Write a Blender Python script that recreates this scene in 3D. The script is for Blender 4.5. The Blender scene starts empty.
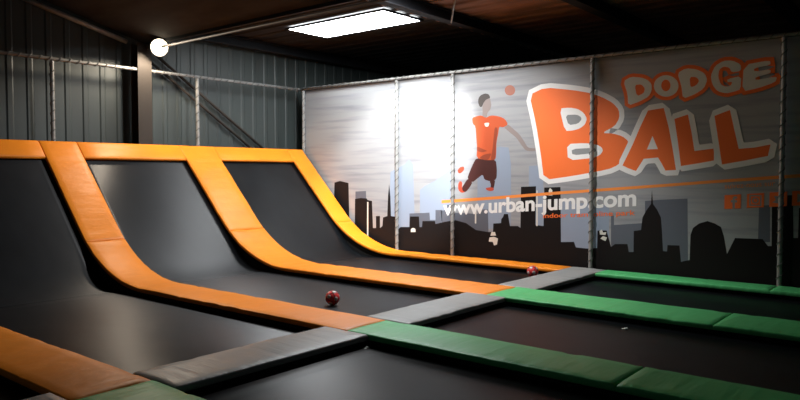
import bpy, bmesh, math, random
from mathutils import Vector, Matrix, noise
random.seed(4)
SC = bpy.context.scene
COL = SC.collection

# ------------------------------------------------------------------ materials
def mat(name, col, rough=.6, spec=.5, metal=0, bump=None, var=None, emit=None, sheen=0):
    m = bpy.data.materials.new(name); m.use_nodes = True
    nt = m.node_tree; b = nt.nodes['Principled BSDF']
    b.inputs['Base Color'].default_value = (*col, 1)
    b.inputs['Roughness'].default_value = rough
    b.inputs['Metallic'].default_value = metal
    b.inputs['Specular IOR Level'].default_value = spec
    if emit:
        b.inputs['Emission Color'].default_value = (*emit[0], 1)
        b.inputs['Emission Strength'].default_value = emit[1]
    tc = nt.nodes.new('ShaderNodeTexCoord')
    def tex(scale, stretch, detail=4):
        mp = nt.nodes.new('ShaderNodeMapping'); mp.inputs['Scale'].default_value = stretch
        nz = nt.nodes.new('ShaderNodeTexNoise'); nz.inputs['Scale'].default_value = scale
        nz.inputs['Detail'].default_value = detail
        nt.links.new(tc.outputs['Object'], mp.inputs[0]); nt.links.new(mp.outputs[0], nz.inputs['Vector'])
        return nz
    if var:
        nz = tex(var[0], var[1])
        r = nt.nodes.new('ShaderNodeValToRGB')
        lo, hi = var[2], var[3]
        r.color_ramp.elements[0].position = .3; r.color_ramp.elements[1].position = .7
        r.color_ramp.elements[0].color = (*[c*lo for c in col], 1)
        r.color_ramp.elements[1].color = (*[min(1, c*hi) for c in col], 1)
        nt.links.new(nz.outputs['Fac'], r.inputs[0]); nt.links.new(r.outputs[0], b.inputs['Base Color'])
    if bump:
        nz = tex(bump[0], bump[1])
        bp = nt.nodes.new('ShaderNodeBump'); bp.inputs['Strength'].default_value = bump[2]
        bp.inputs['Distance'].default_value = bump[3]
        nt.links.new(nz.outputs['Fac'], bp.inputs['Height']); nt.links.new(bp.outputs[0], b.inputs['Normal'])
    return m

M = {}
M['orange'] = mat('orange_vinyl', (.90, .265, .014), .44, .3, bump=(3, (2.6, .5, 1), .55, .03), var=(1.2, (1, 1, 1), .9, 1.06))
M['green'] = mat('green_vinyl', (.10, .54, .18), .44, .3, bump=(3, (2.6, .5, 1), .55, .03), var=(1.2, (1, 1, 1), .9, 1.06))
M['grey'] = mat('grey_vinyl', (.31, .315, .30), .42, .4, bump=(3, (.5, 2.6, 1), .55, .03), var=(1.2, (1, 1, 1), .9, 1.06))
M['mat'] = mat('black_woven_mat', (.0075, .0085, .0098), .43, .36, bump=(.8, (1, 1, 1), .14, .05), var=(2.2, (.6, 1.5, 1), .8, 1.25))
def weave(m):                                                    # woven cloth: rougher along the lanes than across them
    nt = m.node_tree; b = nt.nodes['Principled BSDF']; b.inputs['Anisotropic'].default_value = .92
    c = nt.nodes.new('ShaderNodeCombineXYZ'); c.inputs[0].default_value = 1
    nt.links.new(c.outputs[0], b.inputs['Tangent'])
weave(M['mat'])
M['frame'] = mat('black_frame_steel', (.008, .008, .008), .8, .2)
M['floor'] = mat('concrete', (.09, .09, .085), .85, .3, var=(3, (1, 1, 1), .8, 1.15))
M['sheet'] = mat('grey_steel_sheeting', (.042, .053, .051), .5, .4, .0, var=(.8, (1, 3, .5), .8, 1.15))
M['roof'] = mat('brown_roof_lining', (.30, .175, .125), .8, .2, var=(1.3, (1, 3, 1), .7, 1.3))
M['slate'] = mat('dark_roof_lining', (.034, .033, .034), .85, .2, var=(1.3, (1, 3, 1), .7, 1.3))
M['beam'] = mat('dark_steel', (.014, .015, .018), .7, .3)
M['column'] = mat('dark_brown_steel', (.035, .028, .022), .65, .3)
M['galv'] = mat('galvanised_steel', (.30, .30, .285), .5, .5, .25, var=(9, (1, 1, 1), .75, 1.15))
M['rope'] = mat('dark_lacing_cord', (.13, .13, .125), .8, .2)
M['lampbody'] = mat('lamp_housing', (.05, .05, .05), .5, .5)
M['lens'] = mat('lit_lamp_lens', (1, .9, .7), .5, .2, emit=((1, .86, .62), 6))
M['sky'] = mat('daylit_skylight', (.9, .9, .9), .6, .3, emit=((.93, .97, 1), 24))
M['white'] = mat('aluminium_white', (.5, .5, .5), .5, .5)
M['ballred'] = mat('red_rubber', (.75, .05, .05), .35, .5, bump=(60, (1, 1, 1), .1, .005))
M['ballwhite'] = mat('pale_rubber', (.62, .56, .52), .4, .5)
M['balldark'] = mat('dark_rubber_seam', (.03, .01, .01), .5, .4)
M['scrap'] = mat('pale_scrap', (.75, .8, .72), .6, .3)

def pmat(n, c, sp=.35): return mat('print_' + n, c, .55, sp)
M['p_white'] = pmat('white', (.80, .79, .76)); M['p_orange'] = pmat('orange', (.88, .165, .03))
M['p_cream'] = pmat('cream', (.68, .66, .58))
M['p_front'] = pmat('front', (.011, .009, .0088), .12); M['p_mid'] = pmat('mid', (.105, .115, .14))
M['p_pale'] = pmat('pale', (.27, .32, .40)); M['p_stripe'] = pmat('stripe', (.85, .26, .05))
M['p_shirt'] = pmat('shirt', (.50, .085, .026)); M['p_short'] = pmat('shorts', (.055, .014, .012))
M['p_skin'] = pmat('skin', (.26, .215, .20)); M['p_pskin'] = pmat('pale_skin', (.36, .35, .36)); M['p_fold'] = pmat('fold', (.27, .05, .02))
M['p_hair'] = pmat('hair', (.07, .06, .055)); M['p_shoe'] = pmat('shoe', (.45, .06, .03))
M['p_ball'] = pmat('ball', (.34, .14, .10)); M['p_grey'] = pmat('grey', (.25, .26, .26))

# printed sheet: pale grey with thin streaks of cloud printed across it
def sheet_mat():
    m = bpy.data.materials.new('printed_sky'); m.use_nodes = True
    nt = m.node_tree; b = nt.nodes['Principled BSDF']; b.inputs['Roughness'].default_value = .36
    b.inputs['Specular IOR Level'].default_value = .6
    tc = nt.nodes.new('ShaderNodeTexCoord'); mp = nt.nodes.new('ShaderNodeMapping')
    mp.inputs['Scale'].default_value = (.35, 1, 5.5)
    mp.inputs['Rotation'].default_value = (0, -.02, 0)
    nz = nt.nodes.new('ShaderNodeTexNoise'); nz.inputs['Scale'].default_value = 1.6; nz.inputs['Detail'].default_value = 5
    r = nt.nodes.new('ShaderNodeValToRGB')
    r.color_ramp.elements[0].position = .30; r.color_ramp.elements[0].color = (.225, .232, .25, 1)
    r.color_ramp.elements[1].position = .52; r.color_ramp.elements[1].color = (.325, .33, .335, 1)
    L = nt.links.new
    L(tc.outputs['Object'], mp.inputs[0]); L(mp.outputs[0], nz.inputs['Vector']); L(nz.outputs['Fac'], r.inputs[0])
    L(r.outputs[0], b.inputs['Base Color'])
    return m
M['p_sheet'] = sheet_mat()

# ------------------------------------------------------------------ helpers
def tag(o, label=None, cat=None, group=None, kind=None):
    for k, v in (('label', label), ('category', cat), ('group', group), ('kind', kind)):
        if v: o[k] = v
    return o
def link(name, me, m, parent=None, loc=None, smooth=False):
    if smooth:
        for p in me.polygons: p.use_smooth = len(p.vertices) < 5 and p.area > .00025 if smooth == 'bed' else True
    me.materials.clear(); me.materials.append(m)
    o = bpy.data.objects.new(name, me); COL.objects.link(o)
    if parent: o.parent = parent
    if loc: o.location = loc
    return o
def from_bm(name, bm, m, parent=None, loc=None, smooth=False):
    bmesh.ops.recalc_face_normals(bm, faces=bm.faces)
    me = bpy.data.meshes.new(name); bm.to_mesh(me); bm.free()
    return link(name, me, m, parent, loc, smooth)
def empty(name, loc):
    o = bpy.data.objects.new(name, None); COL.objects.link(o); o.location = loc; o.empty_display_size = .1; return o
def box(bm, a, b):
    vs = [bm.verts.new((x, y, z)) for x in (a[0], b[0]) for y in (a[1], b[1]) for z in (a[2], b[2])]
    for f in ((0, 1, 3, 2), (4, 6, 7, 5), (0, 4, 5, 1), (2, 3, 7, 6), (0, 2, 6, 4), (1, 5, 7, 3)):
        bm.faces.new([vs[i] for i in f])
def bevel(bm, w, seg=2):
    bmesh.ops.bevel(bm, geom=list(bm.edges), offset=w, segments=seg, affect='EDGES', profile=.5)
def tube(bm, pts, r, n=8, caps=True):
    pts = [Vector(p) for p in pts]; rings = []; up = None
    for i, p in enumerate(pts):
        t = (pts[min(i+1, len(pts)-1)] - pts[max(i-1, 0)]).normalized()
        if up is None: up = t.orthogonal().normalized()
        up = (up - t*up.dot(t)).normalized(); s = t.cross(up)
        rings.append([bm.verts.new(p + r*(math.cos(a)*up + math.sin(a)*s)) for a in [2*math.pi*k/n for k in range(n)]])
    for a, b in zip(rings, rings[1:]):
        for k in range(n): bm.faces.new((a[k], a[(k+1) % n], b[(k+1) % n], b[k]))
    if caps: bm.faces.new(rings[0]); bm.faces.new(rings[-1])
def ibeam(bm, p, q, w, h, t=.015, up=Vector((0, 0, 1))):
    p, q = Vector(p), Vector(q); d = (q-p).normalized(); s = d.cross(up).normalized(); u = s.cross(d)
    out = [(-w/2, 0), (w/2, 0), (w/2, t), (t/2, t), (t/2, h-t), (w/2, h-t), (w/2, h), (-w/2, h), (-w/2, h-t), (-t/2, h-t), (-t/2, t), (-w/2, t)]
    A = [bm.verts.new(p + s*a + u*b) for a, b in out]; B = [bm.verts.new(q + s*a + u*b) for a, b in out]
    n = len(out)
    for k in range(n): bm.faces.new((A[k], A[(k+1) % n], B[(k+1) % n], B[k]))
    for L_ in (A, B):
        for idx in ((0, 1, 2, 3, 10, 11), (3, 4, 9, 10), (4, 5, 6, 7, 8, 9)): bm.faces.new([L_[i] for i in idx])

# ------------------------------------------------------------------ court geometry (metres; z = 0 is the top of the pads)
SL = math.atan(1.02); RC = 2.62; XE = 3.38
XT = XE - RC*math.sin(SL); ZT = RC*(1-math.cos(SL))          # where slope meets curve
X0 = .05; Z0 = ZT + (XT-X0)*math.tan(SL)
LS = math.hypot(XT-X0, Z0-ZT); LA = RC*SL
def prof(s):                                                     # arc length -> x, z, normal
    if s < LS:
        t = s/LS; return X0+(XT-X0)*t, Z0+(ZT-Z0)*t, (math.sin(SL), math.cos(SL))
    if s < LS+LA:
        a = SL-(s-LS)/RC; return XE-RC*math.sin(a), RC*(1-math.cos(a)), (math.sin(a), math.cos(a))
    return XE+s-LS-LA, 0, (0, 1)
def s_of_x(x):
    lo, hi = 0, 40
    for _ in range(50):
        mid = (lo+hi)/2
        if prof(mid)[0] < x: lo = mid
        else: hi = mid
    return lo
TH = .062
PADNO = [0]
def sweep(name, s0, s1, v0, v1, m, path, v_axis_y=True, tile=None):
    """a soft vinyl pad: rounded, slightly puffed cross-section swept along path(s)"""
    PADNO[0] += 1; seed = PADNO[0]*7.3
    bm = bmesh.new(); w = v1-v0; e = .016
    top = [(v0, -e), (v0+e*.3, -e*.3), (v0+e, 0)] + [(v0+e+(w-2*e)*k/6, 0) for k in range(1, 6)] + [(v1-e, 0), (v1-e*.3, -e*.3), (v1, -e)]
    cs = top + [(v1, -TH+.006), (v1-.008, -TH), (v0+.008, -TH), (v0, -TH+.006)]
    n = max(8, int((s1-s0)/.07)); rings = []
    ts = [0, .004/(s1-s0), .014/(s1-s0)] + [k/n for k in range(1, n)] + [1-.014/(s1-s0), 1-.004/(s1-s0), 1]
    for t in ts:
        s = s0+(s1-s0)*t; x, z, nn = path(s); ring = []
        ed = min(t, 1-t)*(s1-s0)
        sq = {True: 0, False: 0}
        shr = .012*max(0, 1-ed/.014)
        for v, h in cs:
            hh = h
            if h >= -e-1e-6:
                u = (v-v0)/w
                puff = .008*(1-(2*u-1)**2)*min(1, ed/.08)
                hh = h + puff - shr + .0055*noise.noise(Vector((s*2.1, v*2.3, seed)))*min(1, ed/.05)
                # short creases pulled across the vinyl
                hh -= .011*max(0, noise.noise(Vector((s*6+v*4.5, v*.7, seed+5)))-.2)*2
            if v_axis_y: ring.append(bm.verts.new((x+nn[0]*hh, v, z+nn[1]*hh)))
            else: ring.append(bm.verts.new((v, x+nn[0]*hh, z+nn[1]*hh)))
        rings.append(ring)
    k_ = len(cs)
    for a, b in zip(rings, rings[1:]):
        for k in range(k_): bm.faces.new((a[k], a[(k+1) % k_], b[(k+1) % k_], b[k]))
    bm.faces.new(rings[0]); bm.faces.new(rings[-1])
    o = from_bm(name, bm, m, smooth=True)
    me = o.data
    # origin at the pad itself
    c = sum((v.co for v in me.vertices), Vector())/len(me.vertices); zmin = min(v.co.z for v in me.vertices)
    c.z = zmin
    me.transform(Matrix.Translation(-c)); o.location = c
    return o
flat = lambda s: (s, 0, (0, 1))

STRIPS = {'A': (-9.253, -8.583), 'B': (-6.296, -5.63), 'C': (-3.498, -2.656), 'D': (-.575, -.07)}
XL, XR = 7.21, 7.858; XG = (XL+XR)/2; SEAM = 10.52; XEND = 16.5
TOPW = .42                                                      # the pad along the crest, measured down the slope
SK = s_of_x(1.73); SG = s_of_x(XG)
gap = .002
names = {'A': 'nearest the camera, lowest left in the picture', 'B': 'between the first and second ramps', 'C': 'between the second ramp and the ramp by the banner', 'D': 'along the foot of the printed banner wall'}
slope_l = {'A': 'orange vinyl pad on the steep slope at the open left end of the first ramp',
 'B': 'orange vinyl pad on the steep slope dividing the left ramp from the middle ramp',
 'C': 'orange vinyl pad on the steep slope dividing the middle ramp from the right ramp',
 'D': 'narrow bright orange vinyl pad on the steep slope against the banner wall'}
run_l = {'A': 'orange vinyl pad lying flat in the bottom left corner, nearest of the orange strips',
 'B': 'long orange vinyl pad curving out to the nearer crossing, beside the ball in the open',
 'C': 'long orange vinyl pad curving out flat behind the ball in the open',
 'D': 'narrow glowing orange vinyl pad curving out flat along the foot of the banner wall'}
green_l = {('B', 0): 'pale creased green vinyl pad starting at the nearer grey pad crossing',
 ('B', 1): 'dark green vinyl pad at the bottom right corner, past the seam',
 ('C', 0): 'green vinyl pad starting at the farther grey pad crossing, middle of the right lanes',
 ('C', 1): 'dark green vinyl pad at the right edge, past the seam in the middle green line',
 ('D', 0): 'narrow bright green vinyl pad along the foot of the skyline banner',
 ('D', 1): 'narrow dark green vinyl pad by the banner, right of the rightmost post',
 ('A', 0): 'pale green vinyl pad corner at the bottom edge, next to the nearest orange pad'}
for k, (y0, y1) in STRIPS.items():
    if k != 'A':
        tag(sweep('orange_pad', .004, SK-gap, y0, y1, M['orange'], prof), slope_l[k], 'pad', 'orange edge pads')
        tag(sweep('orange_pad', SK+gap, (SG if k != 'D' else s_of_x(XL))-gap, y0, y1, M['orange'], prof), run_l[k], 'pad', 'orange edge pads')
    else:
        tag(sweep('orange_pad', s_of_x(2.6), SG-gap, y0, y1, M['orange'], prof), run_l[k], 'pad', 'orange edge pads')
    tag(sweep('green_pad', (XG if k != 'D' else XR)+gap, SEAM-gap, y0, y1, M['green'], flat), green_l[(k, 0)], 'pad', 'green edge pads')
    if k != 'A': tag(sweep('green_pad', SEAM+gap, XEND, y0, y1, M['green'], flat), green_l[(k, 1)], 'pad', 'green edge pads')
ST = ['A', 'B', 'C', 'D']
cap_l = {'A': 'orange vinyl pad along the top edge of the left ramp', 'B': 'orange vinyl pad along the top edge of the middle ramp', 'C': 'orange vinyl pad along the top edge of the right ramp by the banner'}
for a, b in zip(ST, ST[1:]):
    ya, yb = STRIPS[a][1]+gap, STRIPS[b][0]-gap
    if a == 'A': ya = -8.0
    # the crest pad lies across the slope
    tag(sweep('orange_crest_pad', .004, TOPW, ya, yb, M['orange'], prof), cap_l[a], 'pad', 'orange pads along the crest')
grey_l = {'A': 'grey vinyl pad with a warm sheen at bottom left, before the nearer crossing', 'B': 'grey vinyl pad between the nearer and farther crossings, beside the ball in the open', 'C': 'grey vinyl pad reaching the banner wall, half hiding the far ball'}
for a, b in zip(ST, ST[1:]):
    tag(sweep('grey_pad', STRIPS[a][1]+gap, STRIPS[b][0]-gap if b != 'D' else -.07, XL, XR, M['grey'], flat, False), grey_l[a], 'pad', 'grey centre line pads')
tag(sweep('grey_pad', -10.4, STRIPS['A'][0]-gap, XL, XR, M['grey'], flat, False), 'grey vinyl pad corner at the bottom left edge, in front of the nearest orange pad', 'pad', 'grey centre line pads')
ART = {'B':[[[6.25,3.169],[6.573,3.285],[7.124,3.196],[7.46,3.118],[7.684,3.031],[7.886,2.913],[7.995,2.785],[8.005,2.646],[7.927,2.511],[7.692,2.398],[7.892,2.382],[8.054,2.333],[8.17,2.243],[8.171,2.105],[8.112,1.951],[7.989,1.831],[7.81,1.753],[7.141,1.637],[6.569,1.56],[6.502,2.029],[6.392,2.624]],[[6.871,2.879],[7.079,2.881],[7.235,2.847],[7.35,2.768],[7.409,2.662],[7.372,2.562],[7.277,2.494],[7.142,2.463],[6.985,2.46]],[[7.027,2.221],[7.376,2.23],[7.602,2.197],[7.695,2.142],[7.714,2.08],[7.66,2.01],[7.53,1.959],[7.05,1.92]]],'Bin':[[[6.992,2.752],[7.216,2.747],[7.294,2.7],[7.306,2.654],[7.238,2.582],[7.053,2.563]],[[7.116,2.128],[7.547,2.14],[7.603,2.091],[7.51,2.043],[7.137,2.013]]],'A':[[[8.498,2.747],[8.76,2.774],[8.846,2.447],[8.911,2.114],[8.974,1.742],[8.803,1.734],[8.744,1.842],[8.677,1.952],[8.438,1.933],[8.307,1.726],[8.185,1.769],[8.07,1.822],[8.24,2.172],[8.366,2.467]],[[8.58,2.315],[8.674,2.094],[8.49,2.09]]],'L1':[[[8.936,2.583],[9.15,2.645],[9.209,2.358],[9.261,2.049],[9.558,2.083],[9.561,1.892],[9.303,1.846],[9.052,1.807],[8.998,2.202]]],'L2':[[[9.557,2.6],[9.784,2.682],[9.847,2.397],[9.922,2.07],[10.152,2.085],[10.365,2.126],[10.334,1.952],[10.014,1.887],[9.682,1.827],[9.623,2.2]]],'D1':[[[8.068,3.274],[8.198,3.34],[8.379,3.312],[8.473,3.27],[8.55,3.197],[8.56,3.087],[8.511,2.982],[8.359,2.908],[8.158,2.849],[8.145,3.05]],[[8.266,3.194],[8.381,3.197],[8.445,3.121],[8.422,3.042],[8.307,3.0]]],'O':[[[8.995,3.119],[8.986,3.066],[8.959,3.018],[8.915,2.982],[8.86,2.961],[8.798,2.957],[8.735,2.97],[8.678,2.999],[8.632,3.043],[8.602,3.095],[8.591,3.152],[8.6,3.207],[8.628,3.254],[8.673,3.29],[8.73,3.311],[8.792,3.314],[8.855,3.299],[8.911,3.269],[8.956,3.226],[8.985,3.175]],[[8.865,3.138],[8.862,3.109],[8.852,3.083],[8.835,3.063],[8.815,3.051],[8.792,3.048],[8.768,3.054],[8.747,3.07],[8.73,3.092],[8.719,3.12],[8.715,3.15],[8.718,3.179],[8.728,3.205],[8.745,3.225],[8.766,3.237],[8.789,3.24],[8.812,3.233],[8.833,3.218],[8.85,3.195],[8.861,3.168]]],'D2':[[[8.973,3.333],[9.106,3.397],[9.27,3.367],[9.398,3.29],[9.441,3.179],[9.39,3.048],[9.254,2.965],[9.067,2.905],[9.04,3.116]],[[9.168,3.251],[9.272,3.242],[9.319,3.177],[9.274,3.108],[9.182,3.08]]],'G':[[[9.927,3.38],[9.807,3.451],[9.675,3.46],[9.555,3.394],[9.49,3.246],[9.515,3.102],[9.595,2.988],[9.728,2.943],[9.859,2.968],[9.93,2.991],[9.94,3.202],[9.736,3.165],[9.743,3.118],[9.812,3.12],[9.792,3.064],[9.726,3.049],[9.645,3.086],[9.603,3.213],[9.615,3.33],[9.681,3.37],[9.765,3.345],[9.8,3.265],[9.935,3.276]]],'E':[[[9.97,3.365],[10.334,3.402],[10.346,3.328],[10.115,3.301],[10.124,3.249],[10.347,3.263],[10.348,3.203],[10.136,3.161],[10.144,3.115],[10.359,3.142],[10.437,3.139],[10.412,3.062],[10.177,2.99],[9.956,2.956]]],'front':[[[0.819,-0.172],[1.029,0.924],[1.048,1.462],[1.232,1.5],[1.51,1.455],[1.538,0.469],[1.708,0.36],[1.717,1.084],[1.906,1.112],[2.093,1.105],[2.109,1.071],[2.247,1.052],[2.276,0.436],[2.367,0.441],[2.367,0.714],[2.488,0.719],[2.487,0.447],[2.562,0.496],[2.577,0.689],[2.705,0.728],[2.726,1.154],[2.761,1.445],[2.796,1.155],[2.813,0.732],[2.987,0.717],[3.001,0.429],[3.087,0.5],[3.341,0.513],[3.355,0.743],[3.603,0.753],[3.617,0.527],[3.684,0.53],[3.698,0.66],[4.031,0.675],[4.044,0.612],[4.265,0.665],[4.545,0.719],[4.818,0.67],[5.061,0.539],[5.345,0.514],[5.461,0.521],[5.467,0.69],[5.643,0.708],[5.649,0.787],[5.688,0.828],[5.71,0.888],[5.8,0.892],[5.846,0.659],[6.023,0.668],[6.077,0.632],[6.082,1.426],[6.403,1.44],[6.399,0.706],[6.566,0.695],[6.576,1.419],[6.906,1.433],[6.926,0.416],[7.183,0.436],[7.223,0.337],[7.435,0.331],[7.624,0.354],[7.629,0.667],[7.799,0.676],[7.882,0.39],[7.953,0.447],[8.176,0.462],[8.201,0.325],[8.283,0.331],[8.283,0.694],[8.407,0.718],[8.43,0.933],[8.488,1.046],[8.571,1.168],[8.584,1.405],[8.605,1.169],[8.673,1.078],[8.741,0.946],[8.761,0.72],[8.783,0.385],[8.849,0.381],[8.855,0.49],[9.049,0.495],[9.078,0.224],[9.125,0.244],[9.213,0.268],[9.221,0.679],[9.258,0.796],[9.35,0.874],[9.48,0.92],[9.594,0.885],[9.684,0.834],[9.731,0.685],[9.78,0.41],[9.837,0.541],[9.893,0.671],[10.284,0.679],[10.361,0.576],[10.41,0.58],[10.401,1.335],[10.681,1.364],[10.701,0.72],[10.76,0.723],[10.764,1.172],[10.969,1.193],[10.994,0.634],[11.145,0.645],[11.138,0.936],[11.311,0.945],[11.334,-0.14],[10.535,0.01],[7.684,0.0],[4.472,0.008],[3.073,0.024],[2.487,0.107],[2.029,0.216],[1.554,0.54],[1.228,0.811]]],'mid':[[[4.189,0.282],[4.187,0.903],[4.341,0.919],[4.341,1.023],[4.468,1.048],[4.481,0.862],[4.719,0.871],[5.095,0.864],[5.107,0.956],[5.342,0.964],[5.357,0.495],[5.359,0.155],[4.189,0.071]],[[7.885,0.16],[7.875,0.945],[7.929,0.947],[7.931,0.78],[8.474,0.841],[8.469,1.216],[8.72,1.243],[9.164,1.275],[9.189,0.233]],[[3.327,0.228],[3.341,0.808],[3.657,0.831],[3.738,0.834],[3.885,0.85],[3.899,0.691],[4.044,0.697],[4.044,0.909],[4.213,0.915],[4.215,0.283]],[[1.732,1.015],[1.733,1.259],[2.063,1.277],[2.071,1.024]],[[10.221,0.629],[10.225,1.185],[10.376,1.205],[10.387,0.639]]],'pale':[[[2.754,0.282],[2.799,1.712],[3.016,1.8],[3.2,1.875],[3.326,1.983],[3.437,1.885],[3.479,0.824],[3.616,0.549],[3.617,0.332]],[[3.625,0.549],[3.629,1.325],[3.764,1.413],[4.029,1.521],[4.237,1.648],[4.415,1.763],[4.491,1.773],[4.52,0.676],[4.162,0.576]],[[5.097,0.582],[5.089,1.992],[5.148,2.011],[5.475,2.026],[5.485,2.164],[5.588,2.209],[5.804,2.186],[5.859,1.865],[5.869,0.582]],[[6.251,0.603],[6.251,1.824],[6.545,1.841],[6.577,0.62]],[[6.918,0.267],[6.918,1.193],[7.116,1.198],[7.117,1.125],[7.483,1.154],[7.836,1.111],[7.846,0.334]]],'wht':[[[3.377,0.406],[3.383,0.472],[3.444,0.501],[3.502,0.478],[3.51,0.413]],[[5.404,0.442],[5.426,0.519],[5.507,0.523],[5.531,0.455]],[[5.365,0.325],[5.381,0.406],[5.485,0.427],[5.577,0.398],[5.555,0.278],[5.486,0.254],[5.462,0.322]],[[7.667,0.66],[7.713,0.69],[7.732,0.637],[7.796,0.65],[7.778,0.595],[7.677,0.598]],[[7.687,0.528],[7.733,0.575],[7.807,0.553],[7.78,0.489],[7.734,0.504]],[[6.413,0.687],[6.412,1.36],[6.439,1.361],[6.445,0.689]],[[5.034,0.67],[5.034,1.044],[5.065,1.045],[5.067,0.671]],[[2.091,0.243],[2.099,1.025],[2.136,1.026],[2.134,0.245]],[[6.666,1.271],[6.669,1.365],[6.693,1.412],[6.741,1.375],[6.746,1.273]]],'stripe':[[[4.199,1.12],[5.617,1.239],[6.897,1.352],[8.716,1.504],[9.656,1.587],[10.767,1.679],[11.33,1.727],[11.331,1.679],[10.768,1.627],[9.657,1.538],[8.717,1.454],[6.897,1.298],[5.617,1.18],[4.2,1.055]]],'hair':[[[5.1,3.091],[5.104,3.181],[5.153,3.241],[5.259,3.271],[5.347,3.249],[5.389,3.171],[5.283,3.149],[5.225,3.083],[5.19,3.006],[5.143,3.009]]],'face':[[[5.197,3.006],[5.232,3.093],[5.283,3.153],[5.382,3.166],[5.392,3.092],[5.409,3.032],[5.386,2.945],[5.315,2.884],[5.308,2.792],[5.198,2.797],[5.209,2.926]]],'armR':[[[4.721,3.156],[4.733,3.226],[4.794,3.257],[4.867,3.227],[4.939,3.218],[4.952,3.141],[4.904,3.064],[4.892,2.954],[4.886,2.874],[5.025,2.846],[5.144,2.834],[5.121,2.731],[4.966,2.749],[4.808,2.75],[4.754,2.783],[4.759,2.931],[4.763,3.052]]],'shirt':[[[4.953,2.804],[5.061,2.828],[5.167,2.843],[5.285,2.783],[5.378,2.826],[5.481,2.822],[5.618,2.79],[5.719,2.742],[5.792,2.632],[5.676,2.578],[5.59,2.602],[5.57,2.475],[5.526,2.281],[5.527,2.104],[5.512,1.947],[5.29,1.945],[5.065,1.992],[5.083,2.193],[5.063,2.353],[5.04,2.635],[4.973,2.678]]],'fold':[[[5.489,2.596],[5.563,2.573],[5.523,2.281],[5.507,1.947],[5.395,1.944],[5.439,2.145],[5.461,2.361]],[[5.076,2.233],[5.159,2.191],[5.335,2.127],[5.195,2.1],[5.076,2.133]],[[5.125,1.995],[5.242,2.06],[5.428,2.086],[5.348,1.951],[5.243,1.95]]],'mark':[[[5.239,2.686],[5.367,2.69],[5.344,2.612],[5.274,2.609]]],'armL':[[[5.687,2.588],[5.787,2.638],[5.898,2.55],[6.041,2.433],[6.14,2.302],[6.222,2.176],[6.333,2.158],[6.438,2.158],[6.445,2.12],[6.334,2.102],[6.184,2.114],[6.076,2.237],[5.977,2.368],[5.833,2.475]]],'shorts':[[[5.061,1.992],[5.29,1.949],[5.516,1.953],[5.545,1.769],[5.537,1.563],[5.386,1.526],[5.252,1.561],[5.216,1.665],[5.103,1.59],[4.972,1.498],[4.845,1.579],[4.91,1.731],[4.994,1.892]]],'legR':[[[4.858,1.579],[4.972,1.502],[4.912,1.406],[4.815,1.303],[4.729,1.312],[4.716,1.394],[4.785,1.486]]],'legL':[[[5.374,1.536],[5.505,1.553],[5.49,1.454],[5.47,1.388],[5.398,1.387],[5.409,1.463]]],'shoeR':[[[4.603,1.742],[4.665,1.809],[4.764,1.827],[4.769,1.752],[4.678,1.68],[4.628,1.69]],[[4.666,1.526],[4.723,1.506],[4.716,1.394],[4.736,1.322],[4.803,1.303],[4.704,1.281],[4.627,1.341],[4.622,1.464]]],'shoeL':[[[5.281,1.391],[5.398,1.409],[5.474,1.398],[5.474,1.345],[5.387,1.329],[5.305,1.352]]],'pball':[[[5.941,3.281],[5.936,3.25],[5.92,3.224],[5.895,3.203],[5.863,3.192],[5.827,3.189],[5.792,3.197],[5.759,3.213],[5.734,3.237],[5.717,3.267],[5.711,3.298],[5.716,3.329],[5.733,3.355],[5.758,3.376],[5.79,3.387],[5.826,3.389],[5.862,3.382],[5.894,3.365],[5.919,3.341],[5.935,3.312]]]}
FRN = len(ART['front'][0]) - 11
# ------------------------------------------------------------------ trampoline beds
MZ = -.12
def crease_path():
    """straight steep bed, short bend, flat bed: list of (x, z)"""
    tx, tz = math.cos(SL), -math.sin(SL)
    nx, nz = math.sin(SL), math.cos(SL)
    p0 = Vector((X0 + tx*.12 - nx*.1, Z0 + tz*.12 - nz*.1))
    L = (p0.y-MZ)/math.sin(SL); xc = p0.x + L*math.cos(SL)
    return p0, xc
p0, XC = crease_path(); RB = 1.0; TB = RB*math.tan(SL/2)
def ramp_pts():
    pts = []; q = Vector((XC-TB*math.cos(SL), MZ+TB*math.sin(SL)))
    for k in range(16): pts.append(p0.lerp(q, k/16))
    for k in range(13):
        a = SL*(1-k/12); pts.append(Vector((XC+TB-RB*math.sin(a), MZ+RB*(1-math.cos(a)))))
    return pts
def seg_dist(x, y, path):
    best = 9
    for (ax, ay), (bx, by) in zip(path, path[1:]):
        dx, dy = bx-ax, by-ay; t = max(0, min(1, ((x-ax)*dx+(y-ay)*dy)/(dx*dx+dy*dy)))
        best = min(best, math.hypot(x-ax-t*dx, y-ay-t*dy))
    return best
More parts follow.
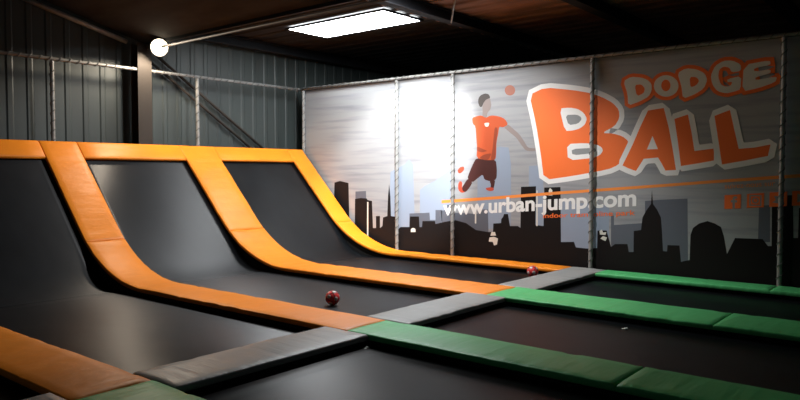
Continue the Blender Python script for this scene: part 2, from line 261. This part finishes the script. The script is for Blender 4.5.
def bed(name, pts, y0, y1, sag, m, folds=None):
    bm = bmesh.new(); n = 90 if folds else 14; T = []; B = []; N = len(pts)
    for i, p in enumerate(pts):
        d = (pts[min(i+1, N-1)]-pts[max(i-1, 0)]).normalized(); nn = Vector((-d.y, d.x))
        fx = min(i, N-1-i)/(N-1)*2
        T.append([]); B.append([])
        for k in range(n+1):
            u = k/n; y = y0+(y1-y0)*u
            s = sag*(1-(2*u-1)**2)*math.sin(math.pi*min(1, i/(N-1)))
            for path, hh, ww in folds or ():
                s -= hh*math.exp(-(seg_dist(p.x, y, path)/ww)**2)
            q = p - nn*s
            T[-1].append(bm.verts.new((q.x, y, q.y))); q = q - nn*.014
            B[-1].append(bm.verts.new((q.x, y, q.y)))
    for i in range(N-1):
        for k in range(n):
            bm.faces.new((T[i][k], T[i][k+1], T[i+1][k+1], T[i+1][k])); bm.faces.new((B[i][k], B[i+1][k], B[i+1][k+1], B[i][k+1]))
        bm.faces.new((T[i][0], T[i+1][0], B[i+1][0], B[i][0])); bm.faces.new((T[i][n], B[i][n], B[i+1][n], T[i+1][n]))
    for i in (0, N-1):
        for k in range(n): bm.faces.new((T[i][k], T[i][k+1], B[i][k+1], B[i][k]))
    o = from_bm(name, bm, m, smooth=True)
    for p in o.data.polygons: p.use_smooth = abs(p.normal.y) < .8 and not (abs(p.normal.x) > .9)
    c = Vector((sum(v.co.x for v in o.data.vertices)/len(o.data.vertices), (y0+y1)/2, min(v.co.z for v in o.data.vertices)))
    o.data.transform(Matrix.Translation(-c)); o.location = c
    return o
def flatpts(x0, x1, n=24): return [Vector((x0+(x1-x0)*k/n, MZ)) for k in range(n+1)]
OV = .05
lane = [('A', 'B', 'left', 'with pale light streaks'), ('B', 'C', 'middle', ''), ('C', 'D', 'right', '')]
rl = ['black ramp bed at the left edge, under the lowest crest pad', 'black ramp bed in the middle, between two orange slope pads', 'black ramp bed at the right, next to the banner wall']
fl = ['flat black bed at lower left with pale streaks of lamplight', 'flat black bed with the red ball lying in the open on it', 'flat black bed by the banner wall, with the half hidden ball at its far end']
gl = ['flat black bed at bottom centre, in front of the nearest long green pad', 'flat black bed between two long green pads, with a pale scrap on it', 'flat black bed between the middle green pad and the skyline banner']
for i, (a, b, _, _) in enumerate(lane):
    y0, y1 = STRIPS[a][1]-OV, STRIPS[b][0]+OV
    tag(bed('ramp_bed', ramp_pts(), y0, y1, .03, M['mat']), rl[i], 'trampoline', 'sloping trampoline beds')
    tag(bed('trampoline_bed', flatpts(XC+TB, XL+OV), y0, y1, .03, M['mat'], None), fl[i], 'trampoline', 'flat trampoline beds')
    tag(bed('trampoline_bed', flatpts(XR-OV, XEND), y0, y1, .03, M['mat']), gl[i], 'trampoline', 'flat trampoline beds')
tag(bed('trampoline_bed', flatpts(2.6, XL+OV), -10.4, STRIPS['A'][0]+OV, .03, M['mat']), 'dark bed in the bottom left corner, below the nearest orange pad', 'trampoline', 'flat trampoline beds')

# steel substructure under the pads, standing on the floor
FZ = -.95
def under(y0, y1, xs, full):
    """ledger for the beds plus a raised rail for the pad, as a prism down to the floor"""
    bm = bmesh.new()
    def prism(ya, yb, zs):
        A = [(x, z) for x, z in zs]
        top0 = [bm.verts.new((x, ya, z)) for x, z in A]; top1 = [bm.verts.new((x, yb, z)) for x, z in A]
        b0 = [bm.verts.new((x, ya, FZ)) for x, z in A]; b1 = [bm.verts.new((x, yb, FZ)) for x, z in A]
        for k in range(len(A)-1):
            bm.faces.new((top0[k], top0[k+1], top1[k+1], top1[k])); bm.faces.new((b0[k], b1[k], b1[k+1], b0[k+1]))
            bm.faces.new((top0[k], b0[k], b0[k+1], top0[k+1])); bm.faces.new((top1[k], top1[k+1], b1[k+1], b1[k]))
        for k in (0, -1): bm.faces.new((top0[k], top1[k], b1[k], b0[k]))
    prism(y0+OV+.01, y1-OV-.01, xs)
    prism(y0+.01, y1-.01, full)
    return bm
for k, (y0, y1) in STRIPS.items():
    xs = []
    ss = [x*.12 for x in range(1, 60)] if k != 'A' else [s_of_x(2.6)+x*.12 for x in range(0, 38)]
    for s in ss:
        x, z, nn = prof(s)
        if x < XL: xs.append((x-nn[0]*(TH+.004), z-nn[1]*(TH+.004)))
    xs += [(XL, -TH-.001), (XEND, -TH-.001)]
    led = [(XC+TB if k != 'A' else 2.6, MZ-.05), (XEND, MZ-.05)]
    from_bm('trim_1', under(y0, y1, xs, led), M['frame'])['kind'] = 'structure'
for ya, yb in [(STRIPS[a][1]-.02, STRIPS[b][0]+.02) for a, b in zip(ST, ST[1:])] + [(-10.4, -9.15)]:
    bm = bmesh.new(); box(bm, (XL+OV+.01, ya, FZ), (XR-OV-.01, yb, -TH-.001)); box(bm, (XL+.01, ya, FZ), (XR-.01, yb, MZ-.018))
    from_bm('trim_2', bm, M['frame'])['kind'] = 'structure'
# board closing the back of the ramps, carrying their top edge
bm = bmesh.new()
box(bm, (-.035, -8.0, FZ), (-.005, -.07, Z0-.02)); from_bm('trim_3', bm, M['frame'])['kind'] = 'structure'

# ------------------------------------------------------------------ room shell
WX = -.48; BY = 6.0
def struct(name, bm, m): o = from_bm(name, bm, m); o['kind'] = 'structure'; return o
bm = bmesh.new(); box(bm, (WX-.1, -16, FZ-.1), (18, BY+.1, FZ)); struct('floor', bm, M['floor'])
def sheeting(a0, a1, z0, z1f, pitch, depth, put):
    """trapezoidal steel sheeting along one axis"""
    bm = bmesh.new(); pr = []
    x = a0
    while x < a1:
        for f, d in ((0, 0), (.62, 0), (.70, depth), (.92, depth)): pr.append((x+pitch*f, d))
        x += pitch
    rows = []
    for a, d in pr: rows.append((bm.verts.new(put(a, d, z0)), bm.verts.new(put(a, d, z1f(a)))))
    back = []
    for a, d in pr: back.append((bm.verts.new(put(a, d-.05, z0)), bm.verts.new(put(a, d-.05, z1f(a)))))
    for r in (rows, back):
        for p, q in zip(r, r[1:]): bm.faces.new((p[0], q[0], q[1], p[1]))
    return bm
CZ = 4.8; VY = -3.95
def roof_z(y): return CZ if y > VY else 4.36 + .25*(VY-y)
struct('wall_left', sheeting(-16, BY, FZ, lambda y: roof_z(y)+.02, .34, .014, lambda a, d, z: (WX+d, a, z)), M['sheet'])
struct('wall_back', sheeting(WX, 18, FZ, lambda x: CZ+.02, .34, .035, lambda a, d, z: (a, BY-d, z)), M['sheet'])
# flat roof deck with ribs running along the banner wall
struct('ceiling', sheeting(VY, BY, WX, lambda y: 4.3, .42, .03, lambda a, d, x: (x, a, CZ-d)), M['slate'])
struct('ceiling', sheeting(VY, BY, 4.3, lambda y: 18, .42, .03, lambda a, d, x: (x, a, CZ-d)), M['roof'])
bm = bmesh.new(); n = 12
L_ = [[bm.verts.new((x, VY-k, roof_z(VY-k-.0001)+dz)) for k in range(n+1)] for x, dz in ((WX, 0), (18, 0), (18, .06), (WX, .06))]
for k in range(n):
    for i in range(4): bm.faces.new((L_[i][k], L_[i][k+1], L_[(i+1) % 4][k+1], L_[(i+1) % 4][k]))
struct('ceiling', bm, M['slate'])
bm = bmesh.new(); box(bm, (WX, VY, 4.3), (18, VY+.06, CZ+.05)); struct('trim_4', bm, M['beam'])

# roof beams, column, pipe, braces
for x, lab in ((-.2, 'dark steel roof beam against the left wall, over the ramps'), (5.0, 'dark steel roof beam just right of the skylight'), (7.5, 'dark steel roof beam running up above the middle of the banner wall'), (10.1, 'dark steel roof beam at the top right, farthest right')):
    bm = bmesh.new(); ibeam(bm, (x, VY+.08, CZ-.24), (x, BY-.06, CZ-.24), .2, .2)
    o = from_bm('roof_beam', bm, M['beam']); tag(o, lab, 'beam', 'roof beams')
bm = bmesh.new(); tube(bm, [(WX+.09, -4.0, 4.2), (18, -4.0, 4.2)], .024)
tag(from_bm('roof_pipe', bm, M['column'], smooth=True), 'thin pale pipe running from the lit lamp past the skylight', 'pipe')
col = empty('steel_column', (-.3, -4.19, FZ)); tag(col, 'dark brown steel column on the left wall behind the lit lamp', 'column')
bm = bmesh.new(); ibeam(bm, (0, 0, .012), (0, 0, 5.22), .30, .26, .014, up=Vector((1, 0, 0)))
bm2 = bmesh.new()
from_bm('shaft', bm, M['column'], col)
box(bm2, (-.14, -.2, 0), (.3, .2, .012)); from_bm('base_plate', bm2, M['column'], col)
for (ya, za, yb, zb, lab) in ((-3.95, 4.28, -.7, 2.12, 'upper of two dark diagonal brace rods on the left wall'), (-3.98, 4.06, -1.0, 2.08, 'lower of two dark diagonal brace rods on the left wall')):
    bm = bmesh.new(); tube(bm, [(WX+.1, ya, za), (WX+.1, yb, zb)], .03); tag(from_bm('brace_rod', bm, M['column'], smooth=True), lab, 'brace', 'wall brace rods')
bm = bmesh.new(); tube(bm, [(WX+.1, -4.38, 4.32), (WX+.1, -6.6, 4.88)], .05)
tag(from_bm('sloping_tie', bm, M['galv'], smooth=True), 'bluish steel tie rising from the column to the upper left under the roof', 'beam')
bm = bmesh.new(); tube(bm, [(5.05, -.82, CZ-.25), (5.85, -1.82, CZ-.03)], .018)
tag(from_bm('hanger_rod', bm, M['galv'], smooth=True), 'thin slanting steel rod hung from the roof beam right of the skylight', 'rod')

# skylight
sk = empty('skylight', (2.83, -1.2, CZ-.05)); tag(sk, 'bright white rectangular skylight in the dark roof', 'skylight')
bm = bmesh.new(); box(bm, (-1.34, -.57, -.012), (1.34, .57, 0)); from_bm('translucent_panel', bm, M['sky'], sk)
bm = bmesh.new()
for a, b in (((-1.38, -.61), (1.38, -.57)), ((-1.38, .57), (1.38, .61)), ((-1.38, -.57), (-1.34, .57)), ((1.34, -.57), (1.38, .57))):
    box(bm, (a[0], a[1], -.02), (b[0], b[1], .016))
from_bm('curb_frame', bm, M['beam'], sk)
bm = bmesh.new(); tube(bm, [(-.75+.09*math.sin(t*3), -.55+.5*t, -.05-.05*math.sin(math.pi*t)) for t in [k/10 for k in range(11)]], .012)
from_bm('hanging_cable', bm, M['rope'], sk, smooth=True)

# lit floodlight on the column
lp = empty('flood_lamp', (.22, -4.02, 4.19)); tag(lp, 'lit round warm white floodlight high on the left wall column', 'lamp')
FD = Vector((.80, -.47, -.18)).normalized(); FR = FD.to_track_quat('Z', 'Y').to_matrix().to_4x4()
def lathe(bm, prof_, n=24):
    rings = [[bm.verts.new((r*math.cos(2*math.pi*k/n), r*math.sin(2*math.pi*k/n), z)) for k in range(n)] for r, z in prof_]
    for a, b in zip(rings, rings[1:]):
        for k in range(n): bm.faces.new((a[k], a[(k+1) % n], b[(k+1) % n], b[k]))
    bm.faces.new(rings[0]); bm.faces.new(rings[-1])
bm = bmesh.new(); lathe(bm, [(.06, -.16), (.10, -.14), (.17, -.02), (.185, .0), (.185, .02), (.165, .02), (.165, .0)])
bmesh.ops.transform(bm, matrix=FR, verts=bm.verts); from_bm('housing', bm, M['lampbody'], lp, smooth=True)
bm = bmesh.new(); lathe(bm, [(.02, .055), (.10, .045), (.15, .02), (.163, .004), (.10, .002)][::-1])
bmesh.ops.transform(bm, matrix=FR, verts=bm.verts); from_bm('lens', bm, M['lens'], lp, smooth=True)
bm = bmesh.new(); box(bm, (-.255, -.13, -.03), (-.235, .05, .06)); tube(bm, [(-.245, -.04, .02), (-.10, .06, .02)], .02)
from_bm('bracket', bm, M['lampbody'], lp)

# ------------------------------------------------------------------ net frame: posts, rails, lacing
RZ = 3.748
def post(x, y, lab, z1=RZ, r=.036):
    p = empty('net_post', (x, y, FZ)); tag(p, lab, 'post', 'net posts')
    bm = bmesh.new(); lathe(bm, [(r, .012), (r, z1-FZ-.036)], 14); from_bm('pole', bm, M['galv'], p, smooth=False)
    bm = bmesh.new(); box(bm, (-.05, -.05, 0), (.05, .05, .012)); from_bm('foot_plate', bm, M['galv'], p)
    bm = bmesh.new(); pts = []; n = int((z1-.05)/.022)
    for k in range(n): 
        a = k*2*math.pi/8; pts.append(((r+.006)*math.cos(a), (r+.006)*math.sin(a), .95+.022*k))
    tube(bm, pts, .008, 5); from_bm('lacing_cord', bm, M['rope'], p)
    return p
PY = -.010
for x, lab in ((.045, 'corner net post where the left wall net meets the banner wall'), (3.03, 'pale net post in front of the white glare on the banner'), (4.52, 'net post crossing the first letters of the website line'), (7.53, 'net post crossing the big orange letter B'), (10.535, 'net post at the right, near the social media squares'), (13.5, 'net post beyond the right edge')):
    if x < 13: post(x, PY, lab)
for y, lab in ((-2.95, 'net post on the left wall right of the lamp'), (-5.98, 'net post on the left wall left of the lamp')): post(-.085, y, lab)
def rail(name, a, b, lab):
    a, b = Vector(a), Vector(b); r = empty(name, a); tag(r, lab, 'rail', 'net rails')
    bm = bmesh.new(); tube(bm, [(0, 0, 0), b-a], .03, 12); from_bm('tube', bm, M['galv'], r, smooth=True)
    bm = bmesh.new(); L = (b-a).length; d = (b-a)/L; s = d.cross(Vector((0, 0, 1))); n = int(L/.022); pts = []
    for k in range(n):
        an = k*2*math.pi/8; pts.append(d*(.05+(L-.1)*k/n) + (s*math.cos(an)+Vector((0, 0, 1))*math.sin(an))*.037)
    tube(bm, pts, .008, 4); from_bm('lacing_cord', bm, M['rope'], r)
rail('net_rail', (.0, PY, RZ), (16.5, PY, RZ), 'galvanised net rail along the top of the banner wall')
rail('net_rail', (-.085, .05, RZ), (-.085, -11, RZ), 'galvanised net rail along the left wall above the ramps')

# ------------------------------------------------------------------ printed banner wall
XB = 16.5
bn = empty('banner_wall', (0, .05, 0)); tag(bn, 'large printed banner wall with orange dodge ball lettering and a dark city skyline', 'banner')
bm = bmesh.new(); box(bm, (.0, 0, FZ), (XB, .03, RZ-.03)); from_bm('printed_sheet', bm, M['p_sheet'], bn)
def print_curve(name, polys, m, layer, parent=bn, offset=0.0, smooth=0):
    cu = bpy.data.curves.new(name, 'CURVE'); cu.dimensions = '2D'; cu.fill_mode = 'BOTH'; cu.extrude = .0001; cu.offset = offset
    for P in polys:
        for _ in range(smooth):
            Q = []
            for (x0, z0), (x1, z1) in zip(P, P[1:]+P[:1]):
                Q += [(x0*.8+x1*.2, z0*.8+z1*.2), (x0*.2+x1*.8, z0*.2+z1*.8)]
            P = Q
        sp = cu.splines.new('POLY'); sp.points.add(len(P)-1); sp.use_cyclic_u = True
        for q, (x, z) in zip(sp.points, P): q.co = (x, z, 0, 1)
    return curve_to_obj(cu, name, m, layer, parent)
def curve_to_obj(cu, name, m, layer, parent):
    t = bpy.data.objects.new('tmp', cu); COL.objects.link(t)
    dg = bpy.context.evaluated_depsgraph_get(); dg.update()
    me = bpy.data.meshes.new_from_object(t.evaluated_get(dg))
    bpy.data.objects.remove(t); bpy.data.curves.remove(cu)
    me.transform(Matrix(((1, 0, 0, 0), (0, 0, -1, -.00025*layer-.0003), (0, 1, 0, 0), (0, 0, 0, 1))))
    return link(name, me, m, parent)
ART['front'][0] = ART['front'][0]
print_curve('far_skyline', ART['pale'], M['p_pale'], 1)['label'] = 'pale blue far towers'
print_curve('middle_skyline', ART['mid'], M['p_mid'], 2)['label'] = 'grey blue middle towers'
# near skyline: tops from the left edge to the right edge, down to the foot of the sheet
fr = [p for p in ART['front'][0] if True]
tops = fr[:FRN]
print_curve('near_skyline', [[(.05, -.6), (.05, 1.0), (.6, 1.0), (.62, .8), (.85, .8)] + tops + [(XB-.1, .55), (XB-.1, -.6)]], M['p_front'], 3)['label'] = 'black near skyline'
w = print_curve('skyline_lights', ART['wht'], M['p_cream'], 4); w['label'] = 'small pale windows and masts'
print_curve('orange_stripe', [ART['stripe'][0]], M['p_stripe'], 5)
for i, k in enumerate(('B', 'A', 'L1', 'L2')):
    L = print_curve('big_letter', ART[k], M['p_orange'], 8+3*i, smooth=1 if k == 'B' else 0)
    outer = print_curve('letter_border', [ART[k][0]], M['p_white'], 7+3*i, L, offset=.09, smooth=1)
    if k == 'B':
        print_curve('letter_counter', ART[k][1:], M['p_white'], 8.6, L, smooth=1)
        print_curve('counter_shade', ART['Bin'], M['p_grey'], 9.2, L, smooth=1)
    if k == 'A': print_curve('letter_counter', ART[k][1:], M['p_white'], 8.6+3*i, L)
for i, k in enumerate(('D1', 'O', 'D2', 'G', 'E')):
    L = print_curve('small_letter', ART[k], M['p_cream'], 27+i*.6, smooth=1)
    print_curve('letter_border', [ART[k][0]], M['p_orange'], 20+i*1.2, L, offset=.06, smooth=1)
pl = print_curve('player_figure', ART['shirt'], M['p_shirt'], 7, smooth=1); pl['label'] = 'leaping player in orange shirt and dark shorts'
for k, nm, mm in (('hair', 'hair', 'p_hair'), ('face', 'face', 'p_skin'), ('armR', 'raised_arm', 'p_pskin'), ('armL', 'lowered_arm', 'p_skin'), ('shorts', 'shorts', 'p_short'), ('legR', 'leg', 'p_short'), ('legL', 'leg', 'p_short'), ('shoeR', 'shoe', 'p_shoe'), ('shoeL', 'shoe', 'p_shoe'), ('mark', 'shirt_mark', 'p_cream'), ('fold', 'shirt_fold', 'p_fold')):
    print_curve(nm, ART[k], M[mm], {'hair': 8, 'mark': 8.4, 'fold': 7.8, 'shorts': 6.2, 'legR': 5.6, 'legL': 5.6}.get(k, 6.6 if 'arm' not in k else 6.4), pl, smooth=1)
print_curve('printed_ball', ART['pball'], M['p_ball'], 7)
def text(name, s, x0, x1, z0, slope, m, layer, height=None, bold=0.0):
    cu = bpy.data.curves.new(name, 'FONT'); cu.body = s; cu.size = 1; cu.extrude = .0001; cu.offset = bold
    o = curve_to_obj(cu, name, m, 0, bn); me = o.data
    xs = [v.co.x for v in me.vertices]; zs = [v.co.z for v in me.vertices]; a, b = min(xs), max(xs)
    k = (x1-x0)/(b-a); kz = height/(max(zs)) if height else k
    for v in me.vertices:
        x = x0+(v.co.x-a)*k; v.co = (x, v.co.y-.00025*layer-.0003, z0+v.co.z*kz+slope*(x-x0))
    return o
text('website_lettering', 'www.urban-jump.com', 4.25, 8.321, .815, .079, M['p_white'], 12, height=.285, bold=.03)['label'] = 'white website lettering'
text('tagline', 'indoor trampoline park', 6.559, 8.301, .845, .072, M['p_orange'], 12, height=.085, bold=.01)['label'] = 'small orange tagline'
text('social_caption', 'suivez-nous sur', 9.728, 10.437, 1.445, .08, M['p_stripe'], 12, height=.07)['label'] = 'faint orange caption'
# social media squares
for i, x in enumerate((9.728, 10.053, 10.366, 10.67)):
    z = 1.115 + .085*(x-9.66); w = .24
    sq = print_curve('social_square', [[(x, z), (x+w, z+.02), (x+w, z+w), (x, z+w-.02)]], M['p_orange'], 12)
    cx, cz = x+w/2, z+w/2
    if i == 0: g = [[(cx+.0, z+.012), (cx+.035, z+.014), (cx+.035, cz-.01), (cx+.065, cz-.01), (cx+.065, cz+.025), (cx+.035, cz+.025), (cx+.035, cz+.05), (cx+.065, cz+.05), (cx+.065, cz+.085), (cx+.02, cz+.085), (cx, cz+.06), (cx, cz+.025), (cx-.025, cz+.025), (cx-.025, cz-.01), (cx, cz-.01)]]
    elif i == 1:
        c = lambda r: [(cx+r*math.cos(t*math.pi/8), cz+r*math.sin(t*math.pi/8)) for t in range(16)]
        s = lambda r: [(cx-r, cz-r), (cx+r, cz-r), (cx+r, cz+r), (cx-r, cz+r)]
        g = [s(.085), s(.065), c(.048), c(.028)]
    elif i == 2: g = [[(cx-.08, cz-.05), (cx+.02, cz-.065), (cx+.06, cz-.01), (cx+.085, cz+.045), (cx+.045, cz+.06), (cx+.0, cz+.05), (cx-.06, cz+.045), (cx-.03, cz-.01)]]
    else: g = [[(cx-.05, cz-.07), (cx+.07, cz), (cx-.05, cz+.07)]]
    print_curve('glyph', g, M['p_grey'], 13, sq)

# ------------------------------------------------------------------ balls and scraps
def ball(loc, rot, lab):
    r = .1; b = empty('dodge_ball', (loc[0], loc[1], loc[2])); b.rotation_euler = rot; tag(b, lab, 'ball', 'dodge balls')
    bm = bmesh.new(); bmesh.ops.create_icosphere(bm, subdivisions=4, radius=r); from_bm('rubber_skin', bm, M['ballred'], b, smooth=True)
    ico = bmesh.new(); bmesh.ops.create_icosphere(ico, subdivisions=1, radius=1)
    dirs = [v.co.normalized() for v in ico.verts]; ico.free()
    for d in dirs:
        bm = bmesh.new(); q = d.to_track_quat('Z', 'Y'); n = 10; c = bm.verts.new(d*(r+.0025)); prev = None; rings = []
        for a in (.14, .27, .30):
            rr = r+.0025 if a < .3 else r-.001
            rings.append([bm.verts.new(q @ (Vector((math.sin(a)*math.cos(t), math.sin(a)*math.sin(t), math.cos(a)))*rr)) for t in [2*math.pi*k/n for k in range(n)]])
        for k in range(n): bm.faces.new((c, rings[0][k], rings[0][(k+1) % n]))
        for A_, B_ in zip(rings, rings[1:]):
            for k in range(n): bm.faces.new((A_[k], A_[(k+1) % n], B_[(k+1) % n], B_[k]))
        from_bm('pale_patch', bm, M['ballwhite'], b, smooth=True)
    for ax in (Vector((0, 0, 1)), Vector((.9, .3, .3)).normalized(), Vector((-.3, .9, .2)).normalized()):
        bm = bmesh.new(); q = ax.to_track_quat('Z', 'Y')
        tube(bm, [q @ Vector((r*math.cos(t), r*math.sin(t), 0)) for t in [2*math.pi*k/32 for k in range(33)]], .004, 6, False)
        from_bm('seam', bm, M['balldark'], b, smooth=True)
ball((5.92, -4.89, -.038), (.4, .2, 1), 'red and pale patterned ball lying in the open on the middle black bed')
ball((6.90, -.97, -.018), (.2, .9, .3), 'red and white ball half hidden behind the grey pad by the banner')
def scrap(loc, rot, lab):
    bm = bmesh.new()
    box(bm, (-.035, -.018, 0), (.0, .02, .006)); box(bm, (.0, -.022, .0), (.03, .016, .014)); bevel(bm, .002, 1)
    o = from_bm('paper_scrap', bm, M['scrap']); o.location = loc; o.rotation_euler = (0, 0, rot); tag(o, lab, 'scrap')
scrap((9.63, -3.79, -.128), .6, 'tiny pale scrap lying on the black bed between the green pads')
scrap((7.90, -6.38, -.121), 1.6, 'tiny pale scrap beside the corner of the nearer grey pad crossing')

# ------------------------------------------------------------------ light
def lamp(name, kind, loc, energy, col, size=.2, target=None, **kw):
    l = bpy.data.lights.new(name, kind); l.energy = energy; l.color = col
    if kind == 'AREA': l.size = size
    else: l.shadow_soft_size = size
    for k, v in kw.items(): setattr(l, k, v)
    o = bpy.data.objects.new(name, l); COL.objects.link(o); o.location = loc
    if target: o.rotation_euler = (Vector(target)-Vector(loc)).to_track_quat('-Z', 'Y').to_euler()
    return o
fp = Vector((.22, -4.02, 4.19))+FD*.25
lamp('flood_light', 'SPOT', fp, 230, (1, .84, .66), .12, fp+Vector((.2, -.1, -1)), spot_size=math.radians(164), spot_blend=.08)
lamp('beam_flood', 'SPOT', (6.0, -3.0, 4.5), 2700, (.96, .98, 1), .12, (3.45, -.0, 2.0), spot_size=math.radians(45), spot_blend=.6)
lamp('beam_flood', 'SPOT', (6.0, -3.0, 4.55), 760, (.97, .98, 1), .15, (4.2, -2.2, 0), spot_size=math.radians(150), spot_blend=.5)
w = bpy.data.worlds.new('hall'); SC.world = w; w.use_nodes = True
bg = w.node_tree.nodes['Background']; bg.inputs[0].default_value = (.75, .9, 1, 1); bg.inputs[1].default_value = .03

# ------------------------------------------------------------------ camera
cd = bpy.data.cameras.new('camera'); cam = bpy.data.objects.new('camera', cd); COL.objects.link(cam)
cd.sensor_fit = 'HORIZONTAL'; cd.sensor_width = 36; cd.lens = 30.8136; cd.clip_start = .05; cd.clip_end = 200
Rm = Matrix(((0.77264, -0.0254, 0.63434), (0.63485, 0.031, -0.77202), (-0.00006, 0.9992, 0.04008)))
cam.matrix_world = Matrix.Translation((12.6387, -11.5924, 1.7)) @ Rm.to_4x4()
SC.camera = cam
SC.view_settings.view_transform = 'Standard'; SC.view_settings.look = 'None'
SC.view_settings.gamma = 1; SC.view_settings.exposure = 0; SC.view_settings.use_curve_mapping = False
